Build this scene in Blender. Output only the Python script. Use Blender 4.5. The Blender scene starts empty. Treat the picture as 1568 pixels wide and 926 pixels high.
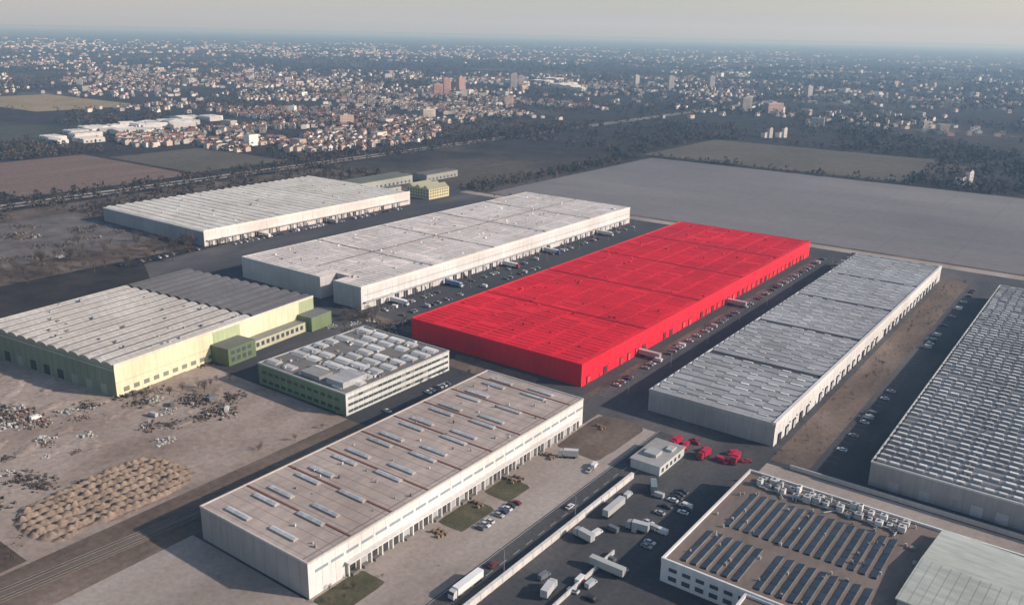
import bpy, math, random
from mathutils import Vector, Matrix, noise
random.seed(7)
sc=bpy.context.scene
ANG=math.radians(36); SA,CA=math.sin(ANG),math.cos(ANG)
def W(a,b): return (SA*a+CA*b, CA*a-SA*b)
def toS(X,Y): return (SA*X+CA*Y, CA*X-SA*Y)
R=random.random
def U(a,b): return a+(b-a)*random.random()
def jit(c,k=.12):
    m=U(1-k,1+k); return tuple(min(1,x*m) for x in c)
# ------------------------------------------------ materials
def newmat(n,rough=.85,metal=0,spec=.3):
    m=bpy.data.materials.new(n);m.use_nodes=True;nt=m.node_tree
    b=nt.nodes['Principled BSDF'];b.inputs['Roughness'].default_value=rough;b.inputs['Metallic'].default_value=metal
    b.inputs['Specular IOR Level'].default_value=spec
    return m,nt,b
def N(nt,t,**k):
    n=nt.nodes.new(t)
    for a,v in k.items(): setattr(n,a,v)
    return n
def site_coords(nt,sx=1,sy=1,sz=1):
    g=N(nt,'ShaderNodeNewGeometry');m=N(nt,'ShaderNodeMapping',vector_type='POINT')
    m0=N(nt,'ShaderNodeMapping',vector_type='POINT')
    m0.inputs['Rotation'].default_value=(0,0,ANG)
    m.inputs['Scale'].default_value=(sx,sy,sz)
    nt.links.new(g.outputs['Position'],m0.inputs[0]);nt.links.new(m0.outputs[0],m.inputs[0]);return m.outputs[0]
def noise_n(nt,vec,scale,detail=6,rough=.6):
    n=N(nt,'ShaderNodeTexNoise');n.inputs['Scale'].default_value=scale;n.inputs['Detail'].default_value=detail;n.inputs['Roughness'].default_value=rough
    nt.links.new(vec,n.inputs['Vector']);return n.outputs['Fac']
def ramp(nt,fac,stops):
    r=N(nt,'ShaderNodeValToRGB');e=r.color_ramp.elements
    while len(e)<len(stops): e.new(.5)
    for i,(p,c) in enumerate(stops):
        e[i].position=p;e[i].color=(*c,1) if len(c)==3 else c
    nt.links.new(fac,r.inputs[0]);return r.outputs[0]
def mul(nt,c1,c2,mode='MULTIPLY',fac=1):
    m=N(nt,'ShaderNodeMix',data_type='RGBA',blend_type=mode)
    if isinstance(fac,(int,float)): m.inputs[0].default_value=fac
    else: nt.links.new(fac,m.inputs[0])
    nt.links.new(c1,m.inputs[6]);nt.links.new(c2,m.inputs[7]);return m.outputs[2]
def colmat(n,rough=.8,metal=0,lo=.75,hi=1.15,s=(.25,.25,.6),sc1=.35,spec=.3):
    m,nt,b=newmat(n,rough,metal,spec)
    a=N(nt,'ShaderNodeAttribute',attribute_name='Col')
    f=noise_n(nt,site_coords(nt,*s),sc1,6,.65)
    r=ramp(nt,f,[(.3,(lo,)*3),(.7,(hi,)*3)])
    f2=noise_n(nt,site_coords(nt),.03,3,.5)
    r2=ramp(nt,f2,[(.3,(.84,.82,.8)),(.7,(1.08,1.08,1.08))])
    nt.links.new(mul(nt,mul(nt,a.outputs['Color'],r),r2),b.inputs['Base Color']);return m
M_wall=colmat('facade_panels',.7,lo=.84,hi=1.06,s=(1,1,.12),sc1=.6)
M_roof=colmat('roof_sheeting',.6,lo=.76,hi=1.14,s=(.2,1,1),sc1=.5)
M_roofl=colmat('roof_membrane',.8,lo=.76,hi=1.12,s=(1,.4,1),sc1=.25)
M_glass=colmat('window_glass',.15,lo=.9,hi=1.05,spec=.6)
M_paint=colmat('vehicle_paint',.35,lo=.95,hi=1.03,spec=.5)
M_gen=colmat('general_surface',.85,lo=.8,hi=1.15,sc1=1.2,s=(1,1,1))
M_far=colmat('weathered_render',.9,lo=.85,hi=1.1)
M_fol=colmat('twigs_and_foliage',1,lo=.6,hi=1.3,sc1=.3,s=(1,1,1),spec=.1)
def soil(n,stops,s1,s2,streak=(1,1),k=(.7,1.25),extra=None,rough=.95):
    m,nt,b=newmat(n,rough,0,.15)
    c=ramp(nt,noise_n(nt,site_coords(nt,*streak),s1,8,.62),stops)
    d=ramp(nt,noise_n(nt,site_coords(nt),s2,5,.7),[(.3,(k[0],)*3),(.7,(k[1],)*3)])
    out=mul(nt,c,d)
    if extra: out=extra(nt,out)
    nt.links.new(out,b.inputs['Base Color']);return m
# ------------------------------------------------ mesh builder
class MB:
    def __init__(s): s.v=[];s.f=[];s.c=[];s.m=[]
    def face(s,pts,col,mi=0):
        i=len(s.v);s.v.extend(pts);s.f.append(tuple(range(i,i+len(pts))));s.c.append(col);s.m.append(mi)
    def box(s,x0,x1,y0,y1,z0,z1,col,mi=0,top=None,tmi=None):
        i=len(s.v)
        s.v+= [(x0,y0,z0),(x1,y0,z0),(x1,y1,z0),(x0,y1,z0),(x0,y0,z1),(x1,y0,z1),(x1,y1,z1),(x0,y1,z1)]
        for k,q in enumerate([(4,5,6,7),(0,1,5,4),(1,2,6,5),(2,3,7,6),(3,0,4,7)]):
            s.f.append(tuple(i+j for j in q));s.c.append(top if (k==0 and top) else col);s.m.append(tmi if (k==0 and tmi is not None) else mi)
    def tube(s,p,q,r0,r1,n,col,mi=0,cap=True):
        p=Vector(p);q=Vector(q);d=(q-p).normalized()
        e=d.orthogonal().normalized();g=d.cross(e);i=len(s.v)
        for (o,r) in ((p,r0),(q,r1)):
            for k in range(n):
                t=2*math.pi*k/n;s.v.append(tuple(o+e*(r*math.cos(t))+g*(r*math.sin(t))))
        for k in range(n):
            s.f.append((i+k,i+(k+1)%n,i+n+(k+1)%n,i+n+k));s.c.append(col);s.m.append(mi)
        if cap:
            s.f.append(tuple(i+n+k for k in range(n)));s.c.append(col);s.m.append(mi)
            s.f.append(tuple(i+k for k in reversed(range(n))));s.c.append(col);s.m.append(mi)
    def sweep(s,prof,lo,hi,base,axis='x',capcol=None,mi=0):
        P=(lambda l,t,z:(l,t,z)) if axis=='x' else (lambda l,t,z:(t,l,z))
        for (t0,z0,c0),(t1,z1,c1) in zip(prof,prof[1:]):
            s.face([P(lo,t0,z0),P(hi,t0,z0),P(hi,t1,z1),P(lo,t1,z1)],c1,mi)
            if capcol:
                for l in (lo,hi): s.face([P(l,t0,base),P(l,t1,base),P(l,t1,z1),P(l,t0,z0)],capcol,mi)
    def mesh(s,name,mats):
        me=bpy.data.meshes.new(name);me.from_pydata(s.v,[],s.f)
        at=me.attributes.new('Col','FLOAT_COLOR','FACE')
        fl=[]
        for c in s.c: fl+= [c[0],c[1],c[2],1]
        at.data.foreach_set('color',fl)
        for m in mats: me.materials.append(m)
        me.polygons.foreach_set('material_index',s.m);me.update();return me
def link(name,me,loc=(0,0,0),rz=0,par=None,scale=None):
    o=bpy.data.objects.new(name,me);sc.collection.objects.link(o)
    o.location=loc;o.rotation_euler=(0,0,rz)
    if scale: o.scale=scale
    if par: o.parent=par
    return o
def bld(name,a,b,ang=36):
    x,y=W(a,b);return link(name,None,(x,y,0),-math.radians(ang))
def part(par,name,mb,mats): return link(name,mb.mesh(name,mats),par=par)
def put(name,me,a,b,rot=0,z=0,s=None):
    x,y=W(a,b);return link(name,me,(x,y,z),-ANG+math.radians(rot),scale=s)
# ------------------------------------------------ ground
gm,nt,b=newmat('ground_soil',.97,0,.1)
sc0=site_coords(nt)
vor=N(nt,'ShaderNodeTexVoronoi');vor.inputs['Scale'].default_value=.0035;nt.links.new(site_coords(nt,1,.55),vor.inputs['Vector'])
sep=N(nt,'ShaderNodeSeparateColor');nt.links.new(vor.outputs['Color'],sep.inputs[0])
fields=ramp(nt,sep.outputs[0],[(0,(.09,.07,.06)),(.3,(.12,.095,.08)),(.5,(.07,.065,.05)),(.7,(.075,.075,.055)),(.85,(.13,.1,.08)),(1,(.1,.09,.07))])
woods=ramp(nt,noise_n(nt,sc0,.02,8,.7),[(.3,(.022,.02,.02)),(.7,(.06,.05,.044))])
wm=ramp(nt,noise_n(nt,sc0,.0016,6,.6),[(.38,(0,0,0)),(.47,(1,1,1))])
c=mul(nt,fields,woods,'MIX',wm)
d=ramp(nt,noise_n(nt,sc0,.06,8,.7),[(.3,(.6,.6,.6)),(.7,(1.35,1.35,1.35))])
nt.links.new(mul(nt,c,d),b.inputs['Base Color'])
S=60000
def sheet(name,pts,z,mat):
    me=bpy.data.meshes.new(name);me.from_pydata([(x,y,z) for x,y in pts],[],[tuple(range(len(pts)))]);me.materials.append(mat);return link(name,me)
sheet('ground',[(-S,-S),(S,-S),(S,S),(-S,S)],0,gm)
def rect(name,a0,a1,b0,b1,z,mat): return sheet(name,[W(a0,b0),W(a0,b1),W(a1,b1),W(a1,b0)],z,mat)
def blotch(name,a0,a1,b0,b1,z,mat,n=26,amp=.25,e=.55):
    ca,cb=(a0+a1)/2,(b0+b1)/2;pts=[]
    for i in range(n):
        t=-6.2832*i/n;k=1+amp*noise.noise(Vector((math.cos(t)*1.5,math.sin(t)*1.5,a0*.1)))
        x=math.copysign(abs(math.cos(t))**e,math.cos(t));y=math.copysign(abs(math.sin(t))**e,math.sin(t))
        pts.append(W(ca+x*(a1-a0)/2*k,cb+y*(b1-b0)/2*k))
    return sheet(name,pts[::-1],z,mat)
asph=soil('asphalt',[(.3,(.042,.044,.05)),(.5,(.068,.067,.071)),(.6,(.105,.098,.097)),(.74,(.17,.15,.14))],.014,.5,(1,.35),(.78,1.2))
dirt=soil('compacted_dirt',[(.28,(.17,.125,.1)),(.42,(.28,.215,.175)),(.55,(.37,.295,.25)),(.75,(.44,.36,.31))],.02,.35,(1,.6),(.72,1.18))
bdirt=soil('brown_dirt',[(.28,(.09,.068,.055)),(.5,(.16,.12,.095)),(.7,(.25,.19,.155))],.04,.4,(1,.4),(.7,1.2))
conc=soil('old_concrete_yard',[(.3,(.23,.19,.165)),(.5,(.34,.285,.25)),(.7,(.42,.365,.325))],.025,.5,(1,.35),(.8,1.14))
def joints(nt,out):
    br=N(nt,'ShaderNodeTexBrick');br.offset=0;br.inputs['Scale'].default_value=1;br.inputs['Brick Width'].default_value=60;br.inputs['Row Height'].default_value=14
    br.inputs['Mortar Size'].default_value=.5;br.inputs['Mortar Smooth'].default_value=.6
    br.inputs['Color1'].default_value=(1,1,1,1);br.inputs['Color2'].default_value=(.95,.95,.95,1);br.inputs['Mortar'].default_value=(.78,.78,.8,1)
    nt.links.new(site_coords(nt),br.inputs['Vector']);return mul(nt,out,br.outputs['Color'])
lot=soil('vast_parking_surface',[(.3,(.15,.14,.145)),(.5,(.195,.18,.182)),(.7,(.24,.22,.215))],.006,.12,(.4,1),(.88,1.1),joints)
scrub=soil('scrub_soil',[(.3,(.055,.042,.034)),(.5,(.11,.082,.066)),(.7,(.2,.15,.12))],.03,.3)
grass=soil('worn_grass',[(.3,(.06,.06,.035)),(.55,(.1,.09,.055)),(.75,(.18,.145,.11))],.12,1)
dgreen=soil('dull_meadow',[(.3,(.09,.08,.06)),(.7,(.135,.115,.09))],.01,.1)
bfield=soil('ploughed_field',[(.3,(.15,.1,.08)),(.7,(.21,.145,.115))],.02,.2,(3,.2))
yfield=soil('dry_field',[(.3,(.24,.18,.1)),(.7,(.32,.25,.15))],.01,.1)
sheet('site_asphalt',[W(60,-163),W(60,330),W(790,330),W(790,-660),W(360,-620),W(330,-560),W(205,-395),W(262,-288),W(157,-262),W(157,-163)],.02,asph)
rect('scrub_ground',60,790,-900,-640,.012,scrub)
rect('dirt_lot',-60,262,-560,-287,.03,dirt)
rect('earth_track',-60,262,-287,-258,.036,bdirt)
rect('ploughed_patch',-40,112,-335,-289,.045,scrub)
rect('loading_yard',60,343,-195,-163,.04,conc)
rect('concrete_apron',60,157,-258,-195,.045,conc)
blotch('bare_soil_patch',300,345,-194,-168,.055,bdirt,e=.4,amp=.15)
blotch('bare_soil_patch',372,384,-402,-345,.055,bdirt)
blotch('bare_soil_patch',345,364,-300,-240,.055,bdirt)
rect('vast_parking_lot',792,1198,-612,700,.03,lot)
rect('perimeter_road',772,786,-640,400,.05,conc)
rect('soil_verge',786,792,-620,400,.04,scrub)
rect('soil_strip',350,735,-110,-93,.04,bdirt)
rect('soil_strip',350,735,-213,-209,.036,scrub)
rect('meadow',1225,1500,-640,-260,.02,dgreen)
rect('ploughed_field',430,640,-1230,-965,.02,bfield)
rect('ploughed_field',650,800,-1180,-980,.02,dgreen)
rect('dry_field',900,1150,-2350,-1900,.02,yfield)
rect('salvage_yard_ground',270,420,-850,-690,.03,soil('yard_dirt',[(.3,(.08,.07,.065)),(.7,(.19,.165,.15))],.05,.5))
for r in [(219,241,-193,-181),(248,264,-193,-180),(158,180,-194,-181)]: blotch('grass_patch',*r,.06,grass,40,.1,.25)
for b0 in (-940,-925): rect('country_road',-400,2600,b0,b0+8,.03,conc)
rect('service_road',60,345,-162.6,-151.5,.03,soil('newer_asphalt',[(.3,(.06,.06,.065)),(.7,(.11,.105,.1))],.05,.6,(1,.2)))
rect('kerbed_pavement',325,346,-110,60,.035,conc)
mk=MB()
def line(a0,a1,b0,b1,z=.07): mk.face([(b0,a0,z),(b1,a0,z),(b1,a1,z),(b0,a1,z)],(.5,.5,.48))
for a in range(60,340,8): line(a,a+4,-157.1,-156.9)
line(60,345,-162.4,-162.2);line(60,345,-151.9,-151.7)
for a in range(365,735,3):
    line(a,a+.13,-208.5,-203.5);
    if a%2: line(a,a+.13,-90,-85)
for a in range(226,250,3): line(a,a+.15,-180,-174)
link('road_markings',mk.mesh('road_markings',[M_gen]),(0,0,0),-ANG)
# ------------------------------------------------ building helpers
DK=(.035,.037,.042);GREYP=(.36,.36,.37)
def walls(P,w,L,h,cn,cr,cf,cl,pitch=6.0,cop=(.6,.59,.57)):
    m=MB()
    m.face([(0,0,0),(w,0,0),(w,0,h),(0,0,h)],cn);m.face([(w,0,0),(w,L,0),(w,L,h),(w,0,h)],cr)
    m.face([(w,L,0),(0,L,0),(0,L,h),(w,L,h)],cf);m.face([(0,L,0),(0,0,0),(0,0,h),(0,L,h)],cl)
    e=.04
    y=pitch
    while y<L-1:
        m.box(w,w+e,y-.06,y+.06,0,h-.6,tuple(x*.72 for x in cr));m.box(-e,0,y-.06,y+.06,0,h-.6,tuple(x*.72 for x in cl));y+=pitch
    x=pitch
    while x<w-1:
        m.box(x-.06,x+.06,-e,0,0,h-.6,tuple(k*.72 for k in cn));x+=pitch
    part(P,'walls',m,[M_wall])
    c=MB();t=.5;z0,z1=h-.45,h+.35
    c.box(-.15,w+.15,-.15,t,z0,z1,cop);c.box(-.15,w+.15,L-t,L+.15,z0,z1,cop)
    c.box(-.15,t,t,L-t,z0,z1,cop);c.box(w-t,w+.15,t,L-t,z0,z1,cop)
    part(P,'roof_coping',c,[M_wall])
def docks(P,w,L,h,step=8,y0=6,base=(.5,.5,.5),frame=DK,canopy=None,win=True,side=1):
    d=MB();y=y0
    X=lambda x0,x1:(w+x0,w+x1) if side==1 else (-x1,-x0)
    while y<L-8:
        if R()<.88:
            x0,x1=X(.05,.5);d.box(x0,x1,y-1.9,y+1.9,0,4.6,frame)
            x0,x1=X(.5,.56);d.box(x0,x1,y-1.4,y+1.4,.9 if R()<.6 else 0,4.0,jit(base,.3) if R()<.7 else (.05,.05,.06))
        if R()<.3: x0,x1=X(.05,.15);d.box(x0,x1,y+2.6,y+3.6,0,2.2,(.08,.08,.1))
        if R()<.3: x0,x1=X(.06,.5);d.box(x0,x1,y+3.2,y+3.7,5,5.6,(.2,.2,.2))
        y+=step
    part(P,'dock_doors',d,[M_gen])
    if win:
        g=MB();y=y0
        while y<L-8:
            x0,x1=X(.05,.1);g.box(x0,x1,y-2.6,y+2.6,h-3.4,h-2.2,(.05,.07,.09),0);y+=step
        part(P,'clerestory_windows',g,[M_glass])
    if canopy:
        c=MB();x0,x1=X(.1,2.6);c.box(x0,x1,2,L-2,5.1,5.35,canopy)
        y=4
        while y<L-3: xa,xb=X(2.3,2.5);c.box(xa,xb,y,y+.2,0,5.1,canopy);y+=step
        part(P,'dock_canopy',c,[M_wall])
def litter_roof(m,w,L,z,n,cols,smin=.5,smax=1.8):
    for i in range(n):
        x,y=U(3,w-3),U(3,L-3);a,b_,c=U(smin,smax),U(smin,smax),U(.4,1.3);m.box(x,x+a,y,y+b_,z,z+c,random.choice(cols))
def striproof(P,w,L,h,base,strip,seam,ns,cols,bays,pitch,longl=None,notch=None,sh=.5):
    m=MB()
    z=h
    if notch:
        x0,x1,dp=notch
        m.face([(0,0,z),(x0,0,z),(x0,dp,z),(0,dp,z)],base);m.face([(x1,0,z),(w,0,z),(w,dp,z),(x1,dp,z)],base);m.face([(0,dp,z),(w,dp,z),(w,L,z),(0,L,z)],base)
    else: m.face([(0,0,z),(w,0,z),(w,L,z),(0,L,z)],base)
    part(P,'roof',m,[M_roofl])
    m=MB();bl=L/bays
    cw=(w-4)/cols
    for k in range(bays):
        y=k*bl+2.2
        while y<(k+1)*bl-2:
            for cix in range(cols):
                xa=2+cix*cw+U(.5,1.2);xb=xa+cw*U(.78,.9)
                if notch and y<notch[2]+2 and xb>notch[0]-1 and xa<notch[1]+1: continue
                if R()<.05: continue
                c=jit(strip,.12)
                m.face([(xa,y,z+.02),(xb,y,z+.02),(xb,y+pitch*.22,z+.55),(xa,y+pitch*.22,z+.55)],c)
                m.face([(xa,y+pitch*.22,z+.55),(xb,y+pitch*.22,z+.55),(xb,y+pitch*.44,z+.02),(xa,y+pitch*.44,z+.02)],jit(strip,.1))
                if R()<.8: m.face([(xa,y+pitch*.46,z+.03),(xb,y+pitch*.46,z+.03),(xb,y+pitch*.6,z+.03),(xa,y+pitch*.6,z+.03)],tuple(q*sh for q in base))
            y+=pitch
    litter_roof(m,w,L,z,ns,[tuple(x*.35 for x in base),tuple(x*.6 for x in base),strip])
    part(P,'rooflights',m,[M_roof])
    m=MB()
    for k in range(1,bays):
        y=k*bl
        m.box(.6,w-.6,y-.5,y+.5,z,z+.4,seam)
    for x in (longl or []): m.box(x-.3,x+.3,(notch[2]+2 if notch else 2),L-2,z,z+.52,seam)
    m.box(1.0,2.0,1,L-1,z,z+.2,tuple(x*.6 for x in base));
    part(P,'firewall_upstands',m,[M_roofl])
# RED
RED=(.82,.009,.028)
P=bld('red_warehouse',367,-342);w,L,h=122,371,12.7
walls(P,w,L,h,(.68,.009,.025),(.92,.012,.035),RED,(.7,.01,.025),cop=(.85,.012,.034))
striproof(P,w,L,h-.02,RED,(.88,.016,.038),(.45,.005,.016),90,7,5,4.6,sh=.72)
docks(P,w,L,h,9,7,base=(.6,.08,.08),frame=(.35,.01,.02),win=False)
docks(P,0,L,h,9,7,base=(.5,.02,.03),frame=(.3,.01,.02),win=False,side=-1)
# WHITE
P=bld('white_warehouse',386,-531);w,L,h=126,368,15.6
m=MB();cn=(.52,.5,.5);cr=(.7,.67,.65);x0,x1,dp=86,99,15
for q in [[(0,0),(x0,0)],[(x0,0),(x0,dp)],[(x0,dp),(x1,dp)],[(x1,dp),(x1,0)],[(x1,0),(w,0)]]: 
    (ax,ay),(bx,by)=q;m.face([(ax,ay,0),(bx,by,0),(bx,by,h),(ax,ay,h)],cn)
m.face([(w,0,0),(w,L,0),(w,L,h),(w,0,h)],cr);m.face([(w,L,0),(0,L,0),(0,L,h),(w,L,h)],cn);m.face([(0,L,0),(0,0,0),(0,0,h),(0,L,h)],cn)
for y in range(6,368,6): m.box(w,w+.04,y-.06,y+.06,0,h-1,(.48,.48,.48))
m.box(w-.3,w+.15,0,L,h-1.6,h+.5,(.76,.73,.7));m.box(0,x0,-.15,.3,h-.6,h+.4,(.6,.6,.58));m.box(x1,w-.3,-.15,.3,h-.6,h+.4,(.6,.6,.58));m.box(-.1,.3,.3,L,h-.6,h+.4,(.5,.5,.5))
m.box(w+.05,w+.12,3,L-3,h-6.4,h-5.6,(.5,.5,.51))
part(P,'walls',m,[M_wall])
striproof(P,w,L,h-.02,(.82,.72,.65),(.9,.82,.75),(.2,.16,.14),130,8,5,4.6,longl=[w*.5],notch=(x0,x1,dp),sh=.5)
docks(P,w,L,h,9,7,base=(.55,.55,.55),win=False,canopy=(.5,.5,.5))
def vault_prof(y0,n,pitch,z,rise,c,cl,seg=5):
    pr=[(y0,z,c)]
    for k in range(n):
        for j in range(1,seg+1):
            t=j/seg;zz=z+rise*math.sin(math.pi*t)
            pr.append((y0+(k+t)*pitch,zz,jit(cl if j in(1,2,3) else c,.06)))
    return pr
P=bld('vaulted_roof_warehouse',424,-791);w,L,h=158,256,12.6
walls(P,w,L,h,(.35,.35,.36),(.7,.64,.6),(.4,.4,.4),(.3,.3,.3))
m=MB();nb=3;bw=L/nb
for k in range(nb):
    for j in range(4):
        xa=1+j*(w-2)/4;xb=1+(j+1)*(w-2)/4-.5
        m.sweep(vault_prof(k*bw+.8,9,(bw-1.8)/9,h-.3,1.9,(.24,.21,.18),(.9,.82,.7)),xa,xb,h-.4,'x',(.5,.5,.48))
m.face([(0,0,h-.4),(w,0,h-.4),(w,L,h-.4),(0,L,h-.4)],(.08,.08,.08))
litter_roof(m,w,L,h+1,60,[(.2,.2,.2),(.5,.5,.5)])
part(P,'vaulted_roof',m,[M_roof])
m=MB();m.box(w-.5,w+.2,0,L,h-.8,h+1.6,(.76,.69,.64));part(P,'fascia',m,[M_wall])
docks(P,w,L,h,8,6,base=(.3,.3,.3),win=False,canopy=(.55,.52,.5))
# GREEN
ga=27.0
P=link('green_clad_factory',None,(-198-118*math.cos(math.radians(ga+3)),400+118*math.sin(math.radians(ga+3)),0),-math.radians(ga+3));w,L,h=118,143,17.0
m=MB()
m.face([(0,0,0),(w,0,0),(w,0,h),(0,0,h)],(.2,.24,.17))
segs=[(0,62,(.78,.72,.5)),(62,82,(.4,.46,.27)),(82,130,(.74,.69,.48)),(130,L,(.4,.47,.28))]
for y0,y1,c in segs: m.face([(w,y0,0),(w,y1,0),(w,y1,h),(w,y0,h)],c)
m.face([(w,L,0),(0,L,0),(0,L,h),(w,L,h)],(.3,.35,.2));m.face([(0,L,0),(0,0,0),(0,0,h),(0,L,h)],(.3,.35,.2))
for x in range(6,116,6):
    m.box(x-.08,x+.08,-.05,0,0,h-1,(.1,.13,.09))
    if x%12==0: m.box(x-2.5,x+2.5,-.12,-.05,0,5.5,(.3,.32,.28) if R()<.6 else (.04,.05,.04))
for y in range(5,140,5): m.box(w,w+.04,y-.05,y+.05,0,h-1,(.6,.57,.4))
m.box(w,w+.06,0,62,7.6,8.1,(.62,.58,.42));m.box(w-.4,w+.15,0,L,h-.6,h+.9,(.68,.64,.54));m.box(0,w-.4,-.15,.3,h-3,h-2.2,(.4,.42,.34))
part(P,'walls',m,[M_wall])
m=MB()
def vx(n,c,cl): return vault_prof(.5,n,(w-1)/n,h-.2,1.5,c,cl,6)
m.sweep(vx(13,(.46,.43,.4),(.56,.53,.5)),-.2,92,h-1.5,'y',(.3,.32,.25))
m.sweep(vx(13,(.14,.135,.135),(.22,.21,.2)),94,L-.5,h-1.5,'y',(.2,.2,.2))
m.face([(0,90,h-.3),(w,90,h-.3),(w,96,h-.3),(0,96,h-.3)],(.08,.08,.08))
litter_roof(m,w,92,h+.9,40,[(.2,.2,.2),(.4,.4,.4)])
for k in range(13):
    x=.5+(k+1)*(w-1)/13;m.box(x-.45,x+.45,.5,91,h+.1,h+.35,(.2,.19,.18))
    x=.5+(k+.5)*(w-1)/13;m.box(x-.25,x+.25,3,90,h+1.28,h+1.42,(.66,.64,.6))
part(P,'ribbed_roof',m,[M_roof])
m=MB();m.box(w,w+14,60,80,0,10,(.12,.16,.085),0,(.16,.16,.14));m.box(w,w+8,84,128,0,6,(.5,.48,.34),0,(.25,.25,.23));m.box(w,w+12,128,146,0,9,(.18,.23,.12),0,(.2,.2,.2))
for y in range(86,126,4): m.box(w+8,w+8.05,y,y+2.4,2,4.6,(.06,.07,.08))
for y in range(62,78,4): m.box(w+14,w+14.05,y,y+2.6,2,4.6,(.06,.07,.08));m.box(w+14,w+14.05,y,y+2.6,6.2,8.4,(.06,.07,.08))
part(P,'annex',m,[M_wall])
m=MB()
for y in range(4,60,6): m.box(w+.05,w+.1,y,y+3.4,2,4.4,(.25,.25,.2))
part(P,'windows',m,[M_glass])
# OFFICE
P=bld('green_office_building',264,-356);w,L,h=66,77,11.4
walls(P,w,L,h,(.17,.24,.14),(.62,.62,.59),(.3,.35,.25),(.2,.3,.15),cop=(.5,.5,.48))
m=MB();m.face([(0,0,h-.02),(w,0,h-.02),(w,L,h-.02),(0,L,h-.02)],(.2,.18,.165))
for i in range(5):
    for j in range(9):
        if R()<.14: continue
        x=2.5+i*12.6+U(-.5,.5);y=3+j*8.1;t=U(.55,.85)
        m.sweep([(y,h,(t,)*3),(y+1.6,h+1.1,(t,t*.97,t*.93)),(y+4.6,h+1.2,(t*1.02,t*.98,t*.94)),(y+5.4,h,(.3,.3,.3))],x,x+U(6.5,11.0),h,'x',(.4,.4,.4))
litter_roof(m,w,L,h,90,[(.2,.2,.2),(.6,.6,.6),(.35,.33,.3)])
m.box(48,60,4,20,h,h+3,(.4,.4,.4));m.box(30,44,3,12,h,h+2.4,(.3,.29,.28))
part(P,'roof',m,[M_roof])
m=MB()
for z in (1.2,4.6,8.0):
    y=1.5
    while y<L-3:
        m.box(w+.05,w+.12,y,y+3.1,z,z+1.4,(.07,.09,.1) if R()<.85 else (.25,.25,.25));y+=3.4
for z in (1.6,6.4):
    for x in range(3,62,5): m.box(x,x+3.2,-.12,-.05,z,z+1.6,(.05,.07,.06))
part(P,'strip_windows',m,[M_glass])
# BROWN
P=bld('brown_roof_logistics_building',158,-253);w,L,h=58,170,13.4
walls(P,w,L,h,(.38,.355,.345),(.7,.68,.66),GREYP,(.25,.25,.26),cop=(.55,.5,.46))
m=MB();z=h-.02;m.face([(0,0,z),(w,0,z),(w,L,z),(0,L,z)],(.45,.365,.32));part(P,'roof',m,[M_roofl])
m=MB()
nr=17
for i in range(nr):
    y=5+i*9.85+(1.6 if i%2 else -1.2)+U(-.4,.4)
    for (xa,xb,dy) in ((9,21.5,0),(31.5,44.5,1.5)):
        if i%5==4 and xa>30 and R()<.5: continue
        m.box(xa,xb,y+dy,y+dy+2.3,z,z+.6,(.4,.36,.33),0)
        for q in range(5):
            u0=xa+.2+q*(xb-xa-.3)/5;u1=u0+(xb-xa-.3)/5-.15;t=U(.5,.68)
            m.sweep([(y+dy+.2,z+.6,(t,)*3),(y+dy+1.15,z+1.0,(t*.98,t,t*1.02)),(y+dy+2.1,z+.6,(t*.85,t*.88,t*.92))],u0,u1,z+.6,'x',(.4,.4,.42))
part(P,'skylights',m,[M_glass])
m=MB()
for k in range(1,9): y=k*L/8.5;m.box(1,w-1,y-.4,y+.4,z,z+.25,(.22,.1,.075))
for k in range(34): y=2.5+k*5;m.box(1,w-1,y,y+.12,z,z+.06,(.34,.275,.245))
m.box(w-3.4,w-2.9,1,L-1,z,z+.1,(.25,.2,.18))
litter_roof(m,w,L,z,45,[(.3,.28,.26),(.5,.5,.5),(.15,.12,.1)],.3,.9)
part(P,'roof_seams_and_vents',m,[M_gen])
m=MB()
for y in range(3,166,7): m.box(w+.05,w+.1,y,y+5.6,8.6,9.7,(.3,.34,.38))
part(P,'ribbon_windows',m,[M_glass])
m=MB()
m.box(w,w+2.4,16,L-4,5.4,5.8,(.74,.71,.68))
y=16.5
while y<L-6:
    m.box(w+.05,w+1.2,y,y+.6,0,5.4,(.66,.64,.61));m.box(w+.05,w+.2,y+1,y+4.2,0,4.4,(.05,.05,.055) if R()<.5 else (.4,.4,.42))
    if R()<.5: m.box(w+.2,w+2.2,y+1.2,y+3.8,0,1.1,(.2,.19,.18))
    y+=5.4
part(P,'dock_arcade',m,[M_wall])
# GRAY shed
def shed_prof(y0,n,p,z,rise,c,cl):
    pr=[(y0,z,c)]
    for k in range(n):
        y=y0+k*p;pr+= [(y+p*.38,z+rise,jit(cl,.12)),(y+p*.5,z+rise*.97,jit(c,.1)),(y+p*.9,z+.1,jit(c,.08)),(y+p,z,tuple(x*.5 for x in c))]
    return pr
P=bld('grey_shed_roof_warehouse',363,-178);w,L,h=64.5,364,11
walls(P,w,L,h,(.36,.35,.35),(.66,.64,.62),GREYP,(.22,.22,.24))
m=MB();bl=L/5
m.face([(0,0,h-.3),(w,0,h-.3),(w,L,h-.3),(0,L,h-.3)],(.04,.04,.045))
for k in range(5):
    nx=6;cw=(w-3)/nx;n_=9;pp=(bl-4.2)/n_
    for j in range(nx):
        xa=1+j*cw
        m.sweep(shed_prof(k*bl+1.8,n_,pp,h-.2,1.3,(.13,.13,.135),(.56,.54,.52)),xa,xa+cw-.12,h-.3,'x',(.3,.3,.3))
        for q in range(n_):
            if R()<.85:
                y=k*bl+1.8+(q+.36)*pp;xs=xa+U(.3,3);m.box(xs,xs+U(3.5,7),y,y+1.1,h+.3,h+1.3,jit((.7,.68,.65),.25))
part(P,'shed_roof',m,[M_roof])
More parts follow.
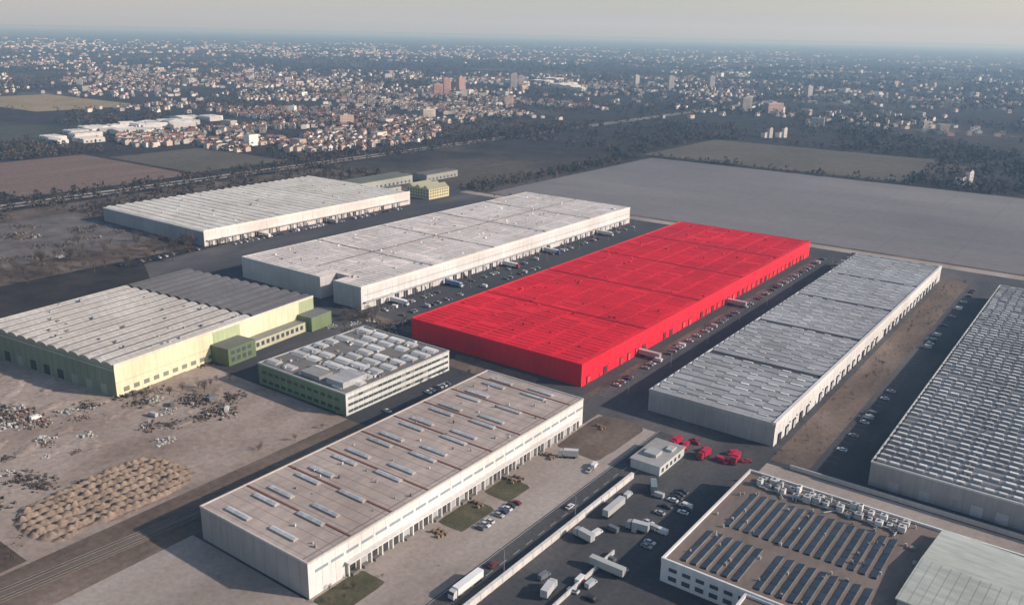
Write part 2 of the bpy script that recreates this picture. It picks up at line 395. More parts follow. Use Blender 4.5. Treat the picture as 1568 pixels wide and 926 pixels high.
m=MB();m.box(w-1.4,w+.2,0,L,h-1.2,h+1.0,(.7,.67,.65));m.box(0,w-1.4,-.2,.5,h-1.2,h+.7,(.4,.39,.39));part(P,'parapet',m,[M_wall])
docks(P,w,L,h,10,7,base=(.4,.4,.42),win=False)
# SAW right
P=bld('sawtooth_roof_warehouse',354,-69);w,L,h=125,345,10.8
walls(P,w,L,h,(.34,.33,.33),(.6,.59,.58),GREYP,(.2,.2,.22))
m=MB()
m.face([(0,0,h-.3),(w,0,h-.3),(w,L,h-.3),(0,L,h-.3)],(.1,.098,.1))
p=5.4;nx=24;cw=(w-3)/nx
for k in range(int((L-3)/p)):
    y=1.5+k*p;off=U(0,1.2)
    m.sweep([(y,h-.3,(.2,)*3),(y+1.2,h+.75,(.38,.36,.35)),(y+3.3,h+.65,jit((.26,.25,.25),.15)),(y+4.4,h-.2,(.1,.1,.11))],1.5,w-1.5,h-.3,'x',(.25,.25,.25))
    for j in range(nx):
        xa=1.5+j*cw+off
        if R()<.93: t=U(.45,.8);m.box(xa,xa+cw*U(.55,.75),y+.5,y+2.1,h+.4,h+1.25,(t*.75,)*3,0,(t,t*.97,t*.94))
for x in (w*.27,w*.52,w*.78): m.box(x-.4,x+.4,1,L-1,h,h+.9,(.12,.12,.125))
part(P,'sawtooth_roof',m,[M_roof])
m=MB()
for x in (8,20): m.box(x,x+4,-.1,-.05,0,4.5,(.4,.4,.42))
for x in range(30,120,9): m.box(x,x+4.4,-.1,-.05,0,4.6,jit((.36,.36,.38),.3))
part(P,'gate_doors',m,[M_gen])
# ------------------------------------------------ vehicle meshes
def car_mesh(n,c,van=False):
    m=MB();g=(.03,.035,.045);wd=.9
    if van: prof=[(-2.6,.35),(2.6,.35),(2.65,1.0),(2.2,1.25),(1.5,2.15),(-2.6,2.2)]
    else: prof=[(-2.15,.3),(2.15,.3),(2.2,.65),(2.05,.85),(1.05,.98),(-1.75,1.0),(-2.2,.9)]
    pts=[(y,z) for y,z in prof];k=len(pts)
    for x in (-wd,wd): m.face([(x,y,z) for y,z in (pts if x>0 else pts[::-1])],c,0)
    for i in range(k):
        (y0,z0),(y1,z1)=pts[i],pts[(i+1)%k]
        m.face([(-wd,y0,z0),(wd,y0,z0),(wd,y1,z1),(-wd,y1,z1)],(g if (van and i==3) else c),0)
    if van:
        for x in (-wd-.01,wd+.01): m.face([(x,1.0,1.3),(x,1.95,1.3),(x,1.45,1.95),(x,1.0,1.95)],g,0)
    else:
        b0=[(-.82,1.1,.97),(.82,1.1,.97),(.82,-1.8,.99),(-.82,-1.8,.99)];t=[(-.66,.35,1.45),(.66,.35,1.45),(.66,-1.2,1.45),(-.66,-1.2,1.45)]
        m.face(t,c)
        for i in range(4): j=(i+1)%4;m.face([b0[i],b0[j],t[j],t[i]],g,0)
    ya=1.35 if not van else 1.7
    for y in (-ya,ya):
        for x in (-1,1): m.tube((x*.72,y,.33),(x*.95,y,.33),.33,.33,10,(.02,.02,.02))
    m.box(-.8,.8,(2.66 if van else 2.2),(2.7 if van else 2.24),.5,.62,(.5,.5,.5))
    return m.mesh(n,[M_paint])
carcols=[(.6,.6,.6),(.7,.7,.7),(.35,.36,.38),(.03,.03,.035),(.05,.05,.06),(.2,.03,.03),(.03,.06,.14),(.15,.15,.16),(.4,.38,.36)]
CARS=[car_mesh('car',c) for c in carcols];VANS=[car_mesh('van',c,True) for c in [(.7,.7,.7),(.45,.46,.48),(.15,.16,.18)]]
REDV=[car_mesh('redvan',(.5,.02,.06),True),car_mesh('redcar',(.45,.02,.05))]
def truck_mesh(c,cab,trailer_only=False,hl=6.8):
    m=MB();m.box(-1.27,1.27,-hl,hl,1.15,3.95,c,0,tuple(min(1,x*1.1) for x in c));m.box(-1.1,1.1,-hl+.2,hl-.2,.85,1.15,(.05,.05,.05))
    for z in (1.3,3.8): m.box(-1.3,1.3,-hl-.05,hl+.05,z,z+.07,tuple(x*.6 for x in c))
    m.box(-.02,.02,-hl-.08,-hl-.05,1.3,3.8,(.1,.1,.1))
    for y in ((1.2,2.5,3.8) if hl>5 else (1.6,)):
        for x in (-1,1): m.tube((x*.8,-hl+y,.5),(x*1.22,-hl+y,.5),.5,.5,10,(.02,.02,.02))
    if trailer_only:
        for x in (-.8,.8): m.box(x-.1,x+.1,hl-3.2,hl-3,0,.9,(.1,.1,.1))
    else:
        k=hl-6.8
        m.box(-1.2,1.2,7.3+k,9.2+k,.7,2.4,cab);
        m.sweep([(7.3+k,2.4,cab),(7.3+k,3.7,cab),(8.8+k,3.4,cab),(9.15+k,2.4,(.03,.04,.05))],-1.2,1.2,2.4,'x',cab)
        m.box(-1.1,1.1,5+k,9.0+k,.6,.8,(.05,.05,.05));m.box(-1.15,1.15,9.2+k,9.3+k,.4,.9,(.1,.1,.1))
        for y in (5.9+k,8.3+k):
            for x in (-1,1): m.tube((x*.8,y,.5),(x*1.22,y,.5),.5,.5,10,(.02,.02,.02))
    return m.mesh('truck',[M_paint])
TR=[truck_mesh((.75,.75,.74),(.6,.6,.6)),truck_mesh((.7,.7,.7),(.4,.03,.03)),truck_mesh((.5,.52,.55),(.05,.1,.3)),truck_mesh((.12,.2,.4),(.6,.6,.6))]
TL=[truck_mesh((.75,.75,.74),None,True),truck_mesh((.42,.42,.4),None,True)]
ST=[truck_mesh((.5,.5,.5),(.45,.45,.45),False,3.2),truck_mesh((.16,.2,.22),(.3,.3,.3),False,3.2)]
RT=truck_mesh((.45,.02,.06),(.4,.02,.04),False,2.6)
def row(a0,a1,b,step,fill,rot=90,vans=.12):
    a=a0
    while a<a1:
        if R()<fill:
            if R()<vans: put('parked_van',random.choice(VANS),a,b+U(-.3,.3),rot+U(-3,3))
            else: put('parked_car',random.choice(CARS),a,b+U(-.3,.3),rot+U(-3,3)+random.choice((0,180)))
        a+=step
row(372,735,-206,2.9,.5);row(480,700,-184,3,.22)
row(395,740,-392,3.0,.35);row(440,660,-622,3,.5);row(395,560,-376,3,.3)
row(370,720,-87,3.1,.25);row(226,250,-177,2.9,.85)
row(250,300,-168,5,.1,10);row(60,700,-158.5,50,.4,0);row(700,770,-190,3,.3)
row(280,340,-278,3,.25);row(370,500,-362,3,.4);row(215,300,-128,3,.4)
row(215,300,-121,3,.3);row(345,500,-628,3,.3)
for a in [412,470,541,600,690]:
    put('articulated_lorry',random.choice(TR),a,-396,-90)
for a in [430,560]: put('semi_trailer',TL[1],a,-212.2,-90)
for a in [480,560]: put('semi_trailer',random.choice(TL),a,-624,-90)
put('articulated_lorry',TR[0],195,-157.6,180)
for a,b_,r in [(268,-143,0),(232,-125,90)]:
    put('semi_trailer',TL[1],a,b_,r)
for a,b_,r in [(292,-138,30),(244,-141,80),(208,-134,10),(296,-181,120),(262,-128,100)]: put('delivery_lorry',random.choice(ST),a,b_,r)
for a,b_ in [(337,-148),(336,-134),(340,-122)]: put('red_lorry',RT,a+U(-2,2),b_+U(-2,2),random.choice((0,90,180))+U(-12,12))
for i in range(12): put('red_van',REDV[i%2],332+U(0,14),U(-153,-112),U(0,180))
for i in range(10): put('parked_van',random.choice(VANS),U(208,298),U(-147,-114),random.choice((0,90))+U(-8,8))
# solar building
P=bld('solar_roof_building',239,-108);h=8.2
m=MB();wc=(.72,.7,.68)
def blk(x0,x1,y0,y1,hh,top):
    m.box(x0,x1,y0,y1,0,hh,wc,0,top,1)
    for q in [(x0-.1,x1+.1,y0-.1,y0+.7),(x0-.1,x1+.1,y1-.7,y1+.1),(x0-.1,x0+.7,y0+.7,y1-.7),(x1-.7,x1+.1,y0+.7,y1-.7)]: m.box(*q,hh-.5,hh+.9,wc)
blk(0,150,0,80,h,(.2,.155,.13));blk(30.2,68,-60,-.2,h-.5,(.18,.145,.12))
part(P,'walls_and_roof',m,[M_wall,M_roofl])
m=MB()
for x in range(3,29,5): m.box(x,x+3,-.16,-.1,1.5,3.2,(.08,.09,.11));m.box(x,x+3,-.16,-.1,5,6.4,(.08,.09,.11))
for y in range(4,76,6): m.box(-.16,-.1,y,y+3.6,3,4.4,(.06,.07,.09))
part(P,'windows',m,[M_glass])
m=MB()
def panels(x0,x1,y0,y1,z):
    x=x0
    while x<x1-2:
        y=y0
        while y<y1-5:
            c=jit((.035,.04,.055),.35)
            m.face([(x,y,z+.2),(x+2.3,y,z+.75),(x+2.3,y+5.6,z+.75),(x,y+5.6,z+.2)],c);m.face([(x+2.3,y,z),(x+2.3,y+5.6,z),(x+2.3,y+5.6,z+.75),(x+2.3,y,z+.75)],(.2,.2,.2));y+=5.8
        x+=3.7
panels(5,28,4,30,h);panels(31,66,4,30,h);panels(8,62,34,66,h);panels(34,66,-56,-4,h-.5)
part(P,'solar_panels',m,[M_glass])
m=MB()
for i in range(30):
    x=6+(i%15)*3.9+U(-1,1);y=69+(i//15)*4.8+U(-1,1);a,b_,c=U(1.2,3.0),U(1.4,3.6),U(1.0,2.8);m.box(x,x+a,y,y+b_,h+.3,h+.3+c,jit((.5,.5,.5),.35))
    m.tube((x+a/2,y+b_/2,h+.3+c),(x+a/2,y+b_/2,h+.6+c),.55,.5,10,(.12,.12,.12))
    if R()<.5: m.tube((x,y,h+.6),(x+U(-5,5),y-U(1,5),h+.6),.25,.25,6,(.45,.45,.45))
for i in range(3): y=68.5+i*4;m.box(8,60,y,y+.4,h+.5,h+.9,(.4,.4,.4))
for i in range(60): x,y=U(66,140),U(4,76);m.box(x,x+U(1,4),y,y+U(1,4),h,h+U(.4,1.8),jit((.35,.33,.31),.5))
for i in range(50): x,y=U(2,66),U(2,78);m.box(x,x+U(.3,.9),y,y+U(.3,.9),h,h+U(.9,1.3),jit((.4,.38,.36),.4))
part(P,'rooftop_units',m,[M_gen])
P=bld('pale_roof_hall',262,-37,40);m=MB();w,L,h2=75,52,11
m.box(0,w,0,L,0,h2,(.4,.4,.38));m.box(-.6,w+.6,-.6,L+.6,h2,h2+.5,(.55,.55,.53))
m.face([(-.6,-.6,h2+.52),(w+.6,-.6,h2+.52),(w+.6,L/2,h2+2),(-.6,L/2,h2+2)],(.48,.5,.45),1);m.face([(-.6,L/2,h2+2),(w+.6,L/2,h2+2),(w+.6,L+.6,h2+.52),(-.6,L+.6,h2+.52)],(.48,.5,.45),1)
for x in (-.6,w+.6): m.face([(x,-.6,h2+.5),(x,L+.6,h2+.5),(x,L/2,h2+2)],(.5,.5,.48))
for x in range(0,76,3):
    m.face([(x,-.6,h2+.56),(x+.14,-.6,h2+.56),(x+.14,L/2,h2+2.05),(x,L/2,h2+2.05)],(.36,.38,.35))
for x in range(2,73,5): m.box(x,x+3,-.06,0,h2-5,h2-3,(.08,.09,.1))
part(P,'hall_shell',m,[M_wall,M_roof])
P=bld('small_gatehouse',305,-156);m=MB();m.box(0,14,0,24,0,4.2,(.6,.6,.58),0,(.4,.39,.38));m.box(-.4,14.4,-.4,24.4,4.2,4.6,(.62,.6,.58),0,(.38,.37,.36));m.box(3,9,6,12,4.6,6,(.45,.45,.45));m.box(9,12,15,20,4.6,5.6,(.5,.5,.5))
for y in range(2,22,4): m.box(14,14.06,y,y+2,1,2.8,(.05,.06,.07));m.box(-.06,0,y,y+2,1,2.8,(.05,.06,.07))
part(P,'shell',m,[M_wall])
def wall(name,a0,a1,b,hh,col,t=.35):
    m=MB();m.box(-t,t,0,a1-a0,0,hh,col);
    y=0
    while y<a1-a0: m.box(-t-.12,t+.12,y,y+.5,0,hh+.15,tuple(x*.9 for x in col));y+=6
    m.box(-t-.08,t+.08,0,a1-a0,hh,hh+.12,tuple(min(1,x*1.1) for x in col))
    put(name,m.mesh(name,[M_wall]),a0,b)
wall('white_boundary_wall',60,297,-150.5,2.4,(.66,.63,.59),.6);wall('white_boundary_wall',150,243,-128.5,1.6,(.55,.54,.52),.25)
m=MB();m.box(0,190,-.4,.4,0,2.2,(.6,.57,.54));put('boundary_wall',m.mesh('w',[M_wall]),324,-112)
m=MB();m.box(0,190,-.3,.3,0,2,(.5,.48,.45));put('boundary_wall',m.mesh('w',[M_wall]),347,-100)
m=MB();m.tube((0,0,0),(0,0,10),.14,.08,6,(.3,.3,.3));m.tube((0,0,10),(1.8,0,10.4),.06,.05,5,(.3,.3,.3));m.box(1.5,2.5,-.2,.2,10.3,10.5,(.4,.4,.4));m.box(-.3,.3,-.3,.3,0,.4,(.3,.3,.3))
LAMP=m.mesh('lamp',[M_gen])
for a in range(70,300,46): put('street_lamp',LAMP,a,-152.2,180)
for a in range(375,740,50): put('street_lamp',LAMP,a,-196,0);put('street_lamp',LAMP,a,-383,0)
# railway
m=MB()
m.box(-4,4,0,330,0,.35,(.15,.12,.1))
for x in (-3.2,-1.7,1.4,2.9): m.box(x-.06,x+.06,0,330,.35,.62,(.2,.17,.15))
y=0
while y<330:
    for x in (-2.45,2.15): m.box(x-1.2,x+1.2,y,y+.25,.35,.46,(.13,.11,.1))
    y+=.75
x,y=W(-30,-287);link('railway_track',m.mesh('railway_track',[M_gen]),(x,y,0),-math.radians(41))
def hfield(name,a0,b0,La,Lb,fn,res,mat):
    na,nb=int(La/res),int(Lb/res);v=[];f=[]
    for i in range(na+1):
        for j in range(nb+1):
            a,b_=i*res,j*res;e=min(1,min(a,La-a)/2.5,min(b_,Lb-b_)/2.5);v.append((b_,a,-.02+e*fn(a,b_)))
    for i in range(na):
        for j in range(nb):
            k=i*(nb+1)+j;f.append((k,k+1,k+nb+2,k+nb+1))
    me=bpy.data.meshes.new(name);me.from_pydata(v,[],f);me.materials.append(mat);put(name,me,a0,b0)
mound=soil('heap_soil',[(.3,(.16,.115,.09)),(.7,(.32,.24,.185))],.3,1)
def mf(a,b):
    cx=(a-34)/34;cy=(b-19)/19;edge=abs(cx)**3+abs(cy)**3+.5*noise.noise(Vector((a*.08,b*.08,11)))
    k=max(0,min(1,(1.1-edge)*3))
    r=abs(math.sin(b*math.pi/4.7+.5*noise.noise(Vector((a*.05,b*.06,0)))*2));q=.5+.5*abs(math.sin(a*math.pi/3.4+2*noise.noise(Vector((a*.1,b*.3,5)))))
    return k*(2.5*(r**1.3)*q*(.8+.5*noise.noise(Vector((a*.25,b*.25,3)))))+.05*k-.03*(1-k)
hfield('soil_heaps',119,-328,68,39,mf,.5,mound)
def mf2(a,b): return max(0,1.6*noise.noise(Vector((a*.09,b*.09,9)))+.5*noise.noise(Vector((a*.5,b*.5,2))))
hfield('rubble_bank',100,-470,150,130,lambda a,b:max(-.1,mf2(a,b)-.25),1.5,dirt)
def debris(n,spread,cols):
    m=MB()
    for i in range(n):
        x,y=random.gauss(0,spread),random.gauss(0,spread);s=U(.25,1.3);t=U(.2,1.2);z=0 if R()<.7 else U(.3,.9);a=U(0,3.14)
        ca,sa=math.cos(a)*s,math.sin(a)*s;c=random.choice(cols)
        pts=[(x+ca,y+sa),(x-sa*U(.4,1),y+ca),(x-ca,y-sa),(x+sa,y-ca*U(.4,1))]
        tz=[z+t*U(.6,1.2) for _ in range(4)]
        m.face([(p[0]*.9+x*.1,p[1]*.9+y*.1,q) for p,q in zip(pts,tz)],c)
        for k in range(4): l=(k+1)%4;m.face([(*pts[k],z*0),(*pts[l],0),(pts[l][0]*.9+x*.1,pts[l][1]*.9+y*.1,tz[l]),(pts[k][0]*.9+x*.1,pts[k][1]*.9+y*.1,tz[k])],tuple(q*.8 for q in c))
    return m.mesh('debris',[M_gen])
DC=[(.45,.42,.38),(.25,.22,.19),(.1,.085,.075),(.2,.15,.12),(.06,.055,.05),(.3,.24,.2),(.22,.13,.1)]
DB=[debris(50,3.0,DC),debris(70,4.5,DC),debris(26,3,[(.65,.64,.62),(.5,.48,.45),(.2,.2,.2)]),debris(80,4,[(.07,.06,.052),(.12,.095,.08),(.2,.165,.14)])]
for (a,b_,sa,sb,n) in [(222,-372,7,16,9),(238,-350,8,9,7),(196,-395,10,14,8),(160,-385,12,22,11),(150,-420,14,20,9),(200,-350,6,8,3),(140,-352,8,10,5),(228,-440,8,10,4),(125,-370,8,14,5)]:
    for i in range(n): put('debris_pile',random.choice(DB+[DB[3]]),random.gauss(a,sa),random.gauss(b_,sb),U(0,360),s=(U(.35,.95),)*3)
for i in range(24): put('salvage_pile',random.choice([DB[3],DB[3],DB[0]]),U(275,415),U(-845,-695),U(0,360))
for (a,b_) in [(330,-690),(350,-395),(352,-380),(340,-370),(395,-395),(375,-385),(378,-395),(310,-330),(372,-372),(260,-402),(364,-388),(368,-360),(384,-366)]:
    put('debris_pile',random.choice(DB),a,b_,U(0,360),s=(.7,.7,.7))
for a,b_,r in [(235,-357,20),(219,-366,60),(206,-362,100),(170,-402,10),(232,-340,45)]:
    put('parked_van',random.choice(VANS),a,b_,r)
# pallet stacks in the yards
m=MB()
for i in range(6):
    x,y=U(-2.5,2.5),U(-2.5,2.5)
    for k in range(random.randint(3,9)): m.box(x-.6,x+.6,y-.5,y+.5,k*.16+.02,k*.16+.14,jit((.28,.2,.13),.3))
PAL=m.mesh('pal',[M_gen])
for i in range(8): put('pallet_stack',PAL,U(190,335),U(-190,-186),U(-10,10))
for i in range(10): put('pallet_stack',PAL,U(390,740),-401+U(-1,1),U(-10,10))
P=bld('yellow_gabled_office',712,-668);m=MB();w,L,h=34,34,11
m.box(0,w,0,L,0,h,(.64,.56,.34),0,(.2,.2,.15))
for k in range(3):
    x0=k*w/3;x1=x0+w/3-.6
    m.sweep([(x0,h,(.4,.38,.25)),((x0+x1)/2,h+4.5,(.3,.3,.2)),(x1,h,(.3,.3,.2))],.3,L-.3,h,'y',(.64,.56,.34))
for y in range(2,32,4):
    for z in (2,5.5,8.5): m.box(w,w+.06,y,y+2,z,z+1.6,(.05,.07,.07));m.box(y,y+2,-.06,0,z,z+1.6,(.05,.07,.07))
part(P,'shell',m,[M_wall])
def simple_hall(name,a,b_,w,L,h,wc,rc,n=3,ang=36):
    P=bld(name,a,b_,ang);m=MB();m.box(0,w,0,L,0,h,wc)
    for k in range(n): x0=k*w/n;x1=x0+w/n;m.sweep([(x0,h,rc),((x0+x1)/2,h+min(w/n*.1,2.5),jit(rc)),(x1,h,jit(rc))],-.3,L+.3,h,'y',wc)
    y=4
    while y<L-5: m.box(w,w+.06,y,y+3,1,3.6,(.06,.07,.08));y+=7
    part(P,'shell',m,[M_wall])
simple_hall('dark_roof_hall',690,-760,34,95,9,(.35,.36,.33),(.12,.13,.11),2)
simple_hall('long_annex',640,-705,12,90,6,(.45,.45,.42),(.15,.15,.14),1)
simple_hall('dark_roof_hall',800,-740,24,60,8,(.3,.3,.28),(.14,.13,.12),2)
for i in range(30):
    t=U(0,1);a=700+400*t+U(-40,40);b_=-1400-150*t+U(-70,60);v=U(.4,.8)
    simple_hall('factory_hall',a,b_,U(18,50),U(15,40),U(5,9),(v,v*.95,v*.9),(min(1,v*1.15),v*1.08,v),random.choice([1,2,4]),36+random.choice((0,90,20)))
for i in range(8): simple_hall('factory_hall',2500+U(-200,500),-1700+U(-300,200),U(40,110),U(30,70),10,(.6,.58,.55),(.7,.66,.62),2)
# ------------------------------------------------ towns
def inside_site(X,Y,mg=0):
    a,b=toS(X,Y);return (a<1215+mg and b>-965-mg and b<700) or (430<a<800 and -1235<b<-960) or (660<a<1140 and -1590<b<-1380) or (1220<a<1505 and -645<b<-255) or (890<a<1160 and -2360<b<-1890)
WC=[(.7,.67,.63),(.66,.6,.54),(.56,.48,.42),(.78,.76,.73),(.4,.37,.35),(.56,.43,.36),(.35,.33,.32)]
RC=[(.24,.11,.08),(.26,.12,.09),(.18,.09,.07),(.14,.11,.095),(.2,.13,.11),(.16,.15,.15),(.3,.15,.11)]
town=MB();used=set();hs=[]
def house(m,X,Y,w,d,h,wc,rc,ang,rh):
    c,s=math.cos(ang),math.sin(ang);T=lambda x,y,z:(X+c*x-s*y,Y+s*x+c*y,z)
    w/=2;d/=2
    A=[(-w,-d),(w,-d),(w,d),(-w,d)];b_=[T(*p,0) for p in A];t=[T(*p,h) for p in A]
    if rh>0:
        r0=T(0,-d,h+rh);r1=T(0,d,h+rh)
        m.face([b_[0],b_[1],t[1],r0,t[0]],wc);m.face([b_[2],b_[3],t[3],r1,t[2]],wc);m.face([b_[1],b_[2],t[2],t[1]],wc);m.face([b_[3],b_[0],t[0],t[3]],wc)
        m.face([t[1],t[2],r1,r0],rc);m.face([t[3],t[0],r0,r1],jit(rc))
    else:
        for i in range(4): j=(i+1)%4;m.face([b_[i],b_[j],t[j],t[i]],wc)
        m.face(t,rc)
def tower(m,X,Y,w,d,h,wc,ang):
    house(m,X,Y,w,d,h,wc,(.3,.28,.26),ang,0)
    z=1.2
    while z<h-2:
        c,s=math.cos(ang),math.sin(ang)
        for sx,sy,wx,wy in ((0,-1,1,0),(0,1,1,0),(1,0,0,1),(-1,0,0,1)):
            hw=(w if wx else d)/2-1
            for q in range(int(hw*2/3.2)):
                u=-hw+q*3.2
                if wx: p=[(u,sy*(d/2+.1)),(u+1.7,sy*(d/2+.1))]
                else: p=[(sx*(w/2+.1),u),(sx*(w/2+.1),u+1.7)]
                P_=[(X+c*x-s*y,Y+s*x+c*y) for x,y in p]
                m.face([(*P_[0],z),(*P_[1],z),(*P_[1],z+1.5),(*P_[0],z+1.5)],(.12,.12,.13))
        z+=3.1
    house(m,X,Y,w*.3,d*.3,h+3,wc,(.2,.2,.2),ang,0)
blobs=[(-420,1600,280,330,720,1,.0,.05),(-250,2150,480,380,620,1,.0,.15),(-900,2500,900,650,750,1.0,.01,.2),(-300,3300,1300,700,600,1.1,.02,.2),(-1900,3600,1300,900,650,1.2,.02,.2),(-3000,6500,3000,2000,800,1.5,.03,.25),
(1050,2600,900,600,330,1.0,.02,.25),(450,3300,800,600,300,1.1,.03,.25),(2000,4000,1500,1000,340,1.3,.03,.25),(820,1950,500,220,60,1.1,.05,.2),(0,9000,7000,2500,600,2.0,.02,.3),(1900,2600,700,500,120,1.1,.03,.25),(1000,6500,3000,1600,400,1.5,.03,.3)]
for cx,cy,rx,ry,n,s,pt,thr in blobs:
    k=0;tr=0
    while k<n and tr<n*12:
        tr+=1
        r=math.sqrt(R())*1.0;t=U(0,6.283);X,Y=cx+rx*r*math.cos(t),cy+ry*r*math.sin(t)
        if inside_site(X,Y): continue
        nz=noise.noise(Vector((X/230/s,Y/230/s,1.3)))+.4*noise.noise(Vector((X/70/s,Y/70/s,3)))
        if nz<U(-.45+thr,.2+thr): continue
        gs=17*s;key=(int(X/gs),int(Y/gs),int(s*10))
        if key in used: continue
        used.add(key);k+=1
        ga_=round(noise.noise(Vector((X/500,Y/500,7)))*6)*.35+.3+random.choice((0,1.57))
        if R()<pt+.008: house(town,X,Y,U(12,18)*s**.5,U(14,26)*s**.5,U(11,18),jit(random.choice(WC)),(.3,.27,.24),ga_,0)
        else: house(town,X,Y,U(7,11)*s,U(8,14)*s,U(4.5,7.5)*s**.4,jit(random.choice(WC)),jit(random.choice(RC),.25),ga_,U(1.6,2.6)*s**.5)
        if Y<4200: hs.append((X,Y,s))
link('distant_town',town.mesh('distant_town',[M_far]))
for X,Y,w,d,h,c in [(-205,2600,22,18,46,(.5,.3,.25)),(-165,2630,22,18,50,(.52,.32,.27)),(-225,2540,26,16,34,(.48,.3,.25)),(-10,2950,22,16,46,(.5,.45,.42)),(15,2990,20,16,40,(.5,.42,.38)),(580,2230,24,18,34,(.5,.44,.4)),(640,2200,44,24,24,(.5,.36,.3)),(520,3000,18,14,48,(.5,.48,.46)),(690,3150,18,14,44,(.52,.5,.48)),(430,3200,18,14,40,(.5,.48,.46)),(905,2750,18,14,38,(.55,.5,.48)),(-330,1700,28,16,20,(.52,.36,.3)),(-190,1900,30,14,18,(.56,.48,.42)),(-20,2250,24,14,22,(.5,.36,.3))]:
    m=MB();tower(m,0,0,w,d,h,c,0);link('apartment_block',m.mesh('apartment_block',[M_far]),(X,Y,0),U(.1,.7))
for X,Y in [(590,1135),(470,1640),(500,1650)]:
    m=MB();house(m,0,0,16,12,9,(.7,.64,.6),(.3,.14,.09),0,3.5);house(m,4,-5,7,7,17,(.72,.66,.62),(.3,.14,.09),0,3)
    for z in (2,5,9,13): m.box(2.6,3.6,-8.56,-8.5,z,z+1.4,(.1,.1,.1));m.box(5,6,-8.56,-8.5,z,z+1.4,(.1,.1,.1))
    link('villa_with_tower',m.mesh('villa',[M_far]),(X,Y,0),.4)
# ------------------------------------------------ trees
def bare_tree(seed,H=11):
    random.seed(seed);m=MB();bc=(.1,.08,.065)
    m.tube((0,0,0),(0,0,H*.4),.28,.18,7,bc)
    tips=[]
    for i in range(9):
        z=H*U(.22,.42);t=i*.7+U(-.2,.2)+i*2;l=H*U(.3,.5);e=(math.cos(t)*l*.55,math.sin(t)*l*.55,z+l*U(.6,1))
        m.tube((0,0,z),e,.12,.05,5,bc,0,False)
        for j in range(4):
            f=U(.4,1);s=[e[0]*f,e[1]*f,z+(e[2]-z)*f];q=(s[0]+U(-1,1)*1.6,s[1]+U(-1,1)*1.6,s[2]+U(.5,2.2));m.tube(s,q,.04,.02,3,bc,0,False);tips+=[q,e,tuple(s)]
    for i in range(420):
        p=random.choice(tips);p=Vector(p)+Vector((random.gauss(0,.8),random.gauss(0,.8),random.gauss(0,.7)));d=Vector((U(-1,1),U(-1,1),U(0,1.2))).normalized()*U(.5,1.1);n=d.orthogonal().normalized()*.07
        m.face([tuple(p-n),tuple(p+n),tuple(p+d)],jit((.115,.09,.07),.35))
    return m.mesh('bare_tree',[M_fol])
TREES=[bare_tree(i,H) for i,H in enumerate((9,11,13,8))]
random.seed(21)
def tr(a,b_,s=None): 
    k=s or U(.7,1.25);put('bare_tree',random.choice(TREES),a,b_,U(0,360),s=(k,k,k*U(.85,1.1)))
for i in range(80): tr(U(270,440),random.gauss(-655,20))
for i in range(34): tr(random.gauss(372,8),U(-405,-350),U(.4,.8))
for i in range(10): tr(U(160,340),-290+random.gauss(0,2),U(.25,.5))
for i in range(14): tr(U(370,735),-101+U(-6,6),U(.2,.4));
for i in range(16): tr(U(325,348),U(-290,-200),U(.25,.5))
for i in range(10): tr(778+U(-6,4),U(-620,200),U(.4,.7))
for i in range(10): tr(U(150,182),U(-194,-184),U(.2,.4))
for i in range(12): tr(U(225,262),U(-385,-360),U(.3,.7))
wood=MB()
def clump(X,Y,s,n,c):
    for i in range(n):
        t=U(0,6.283);r=math.sqrt(R())*s*.5;z=s*U(.08,1.0);r*=math.sqrt(max(.05,1-(z/s-.5)**2*3.2))
        x,y=X+r*math.cos(t),Y+r*math.sin(t);q=s*U(.12,.26);a=U(0,6.28);h=U(.5,1.2)
        wood.face([(x+q*math.cos(a),y+q*math.sin(a),max(0,z-q*h*.6)),(x-q*math.cos(a+U(-.5,.5)),y-q*math.sin(a),max(0,z-q*.3)),(x+U(-.4,.4)*q,y+U(-.4,.4)*q,z+q*h)],jit(c,.4))
cols=[(.095,.075,.062),(.075,.06,.05),(.115,.088,.072),(.06,.052,.044),(.052,.055,.04)]
cnt=0
for X,Y,s in hs:
    for k in range(2):
        clump(X+U(-14,14)*s,Y+U(-14,14)*s,U(6,11)*s,6,random.choice(cols))
for i in range(80000):
    Y=700*math.exp(U(0,2.1));X=Y*U(-.72,.72)
    if inside_site(X,Y): continue
    a,b=toS(X,Y)
    nz=noise.noise(Vector((X/260,Y/260,4.1)))+.4*noise.noise(Vector((X/70,Y/70,8)))
    th=U(-.15,.3)
    if -1000<b<-900: th-=.4
    if 1215<a<1500 and b>-1000: th-=.25
    if nz<th: continue
    far=Y/1500
    clump(X,Y,U(6,11)*max(1,far**.6),12 if Y<1800 else 7,random.choice(cols));cnt+=1
    if cnt>13000: break
for i in range(700):
    b=random.gauss(-950,7) if R()<.5 else random.gauss(-912,6);a=U(150,1500);clump(*W(a,b),U(4,9),14,random.choice(cols))
for i in range(1500):
    a,b=U(200,800),U(-900,-645)
    if 265<a<425 and b>-855: continue
    if 415<a<690 and b>-800: continue
    if 630<a<900 and b>-770: continue
    if noise.noise(Vector((a/60,b/60,2)))>-.15: clump(*W(a,b),U(3,8),14,random.choice(cols))
for i in range(200): clump(*W(random.gauss(1208,5),U(-620,300)),U(3,7),12,random.choice(cols))
for i in range(300): clump(*W(U(790,1200),random.gauss(-640,12)),U(3,8),14,random.choice(cols))
for i in range(160): clump(*W(U(-30,130),U(-345,-290)),U(.6,2),8,random.choice(cols))
for i in range(240): clump(*W(U(355,735),U(-110,-93)),U(.5,1.8),6,random.choice(cols))
link('woodland',wood.mesh('woodland',[M_fol]))
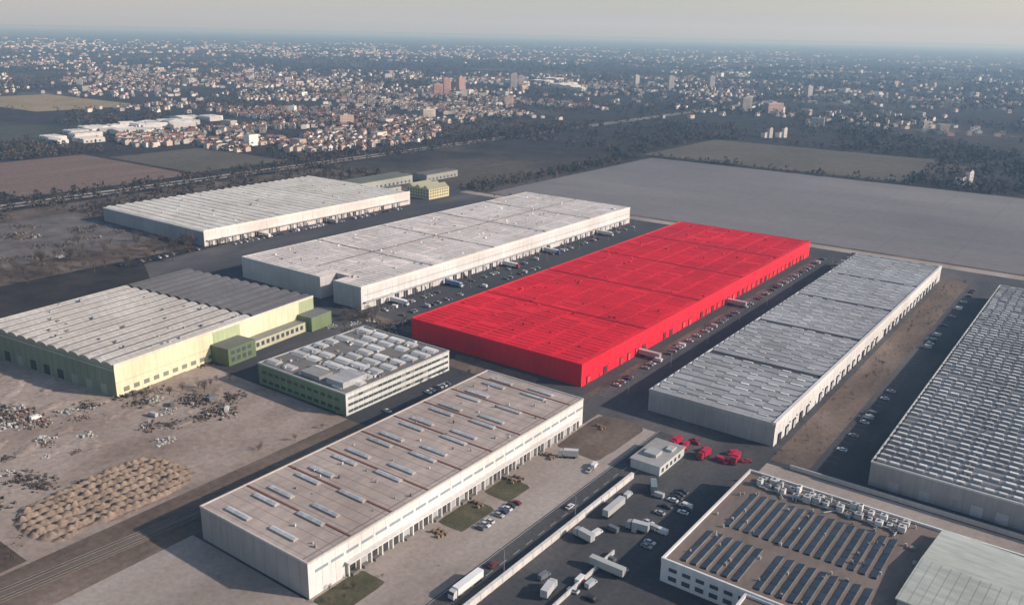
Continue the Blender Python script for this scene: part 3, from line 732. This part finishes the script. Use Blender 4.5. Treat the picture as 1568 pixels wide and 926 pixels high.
# ------------------------------------------------ haze, sky, sun, camera
hm=MB();hz=30000;pts=[(-hz,-hz,-5),(hz,-hz,-5),(hz,hz,-5),(-hz,hz,-5)];top=[(x,y,480) for x,y,_ in pts]
hm.face(pts[::-1],(1,1,1));hm.face(top,(1,1,1))
for i in range(4): j=(i+1)%4;hm.face([pts[i],pts[j],top[j],top[i]],(1,1,1))
me=hm.mesh('atmospheric_haze',[])
hmx=bpy.data.materials.new('haze');hmx.use_nodes=True;nt=hmx.node_tree;nt.nodes.clear()
o=nt.nodes.new('ShaderNodeOutputMaterial');v=nt.nodes.new('ShaderNodeVolumeScatter');v.inputs['Color'].default_value=(.37,.64,1,1);v.inputs['Density'].default_value=.00013;v.inputs['Anisotropy'].default_value=.1
nt.links.new(v.outputs[0],o.inputs['Volume']);me.materials.append(hmx);link('atmospheric_haze',me)
import bmesh
bmx=bmesh.new();bmx.from_mesh(me);bmesh.ops.remove_doubles(bmx,verts=bmx.verts,dist=.01);bmesh.ops.recalc_face_normals(bmx,faces=bmx.faces);bmx.to_mesh(me);bmx.free()
EL=math.radians(25.5)
w=bpy.data.worlds.new('World');sc.world=w;w.use_nodes=True
s=w.node_tree.nodes.new('ShaderNodeTexSky');s.sky_type='NISHITA';s.sun_disc=False;s.sun_elevation=EL;s.sun_rotation=math.radians(100);s.dust_density=1
w.node_tree.links.new(s.outputs[0],w.node_tree.nodes['Background'].inputs[0]);w.node_tree.nodes['Background'].inputs[1].default_value=.13
l=bpy.data.lights.new('sun','SUN');l.energy=5;l.angle=math.radians(.9);l.color=(1,.925,.87);lo=bpy.data.objects.new('sun',l);sc.collection.objects.link(lo)
az=math.radians(100)
lo.rotation_euler=Vector((math.sin(az)*math.cos(EL),math.cos(az)*math.cos(EL),math.sin(EL))).to_track_quat('Z','Y').to_euler()
cam=bpy.data.cameras.new('camera');co=bpy.data.objects.new('camera',cam);sc.collection.objects.link(co);sc.camera=co
cam.sensor_width=36;cam.lens=30.35;cam.clip_end=120000;cam.clip_start=1
co.matrix_world=Matrix.Translation((0,0,180))@Matrix.Rotation(math.pi/2-math.radians(17.4),4,'X')@Matrix.Rotation(math.atan(.0204),4,'Z')
sc.view_settings.view_transform='Standard';sc.view_settings.look='None'
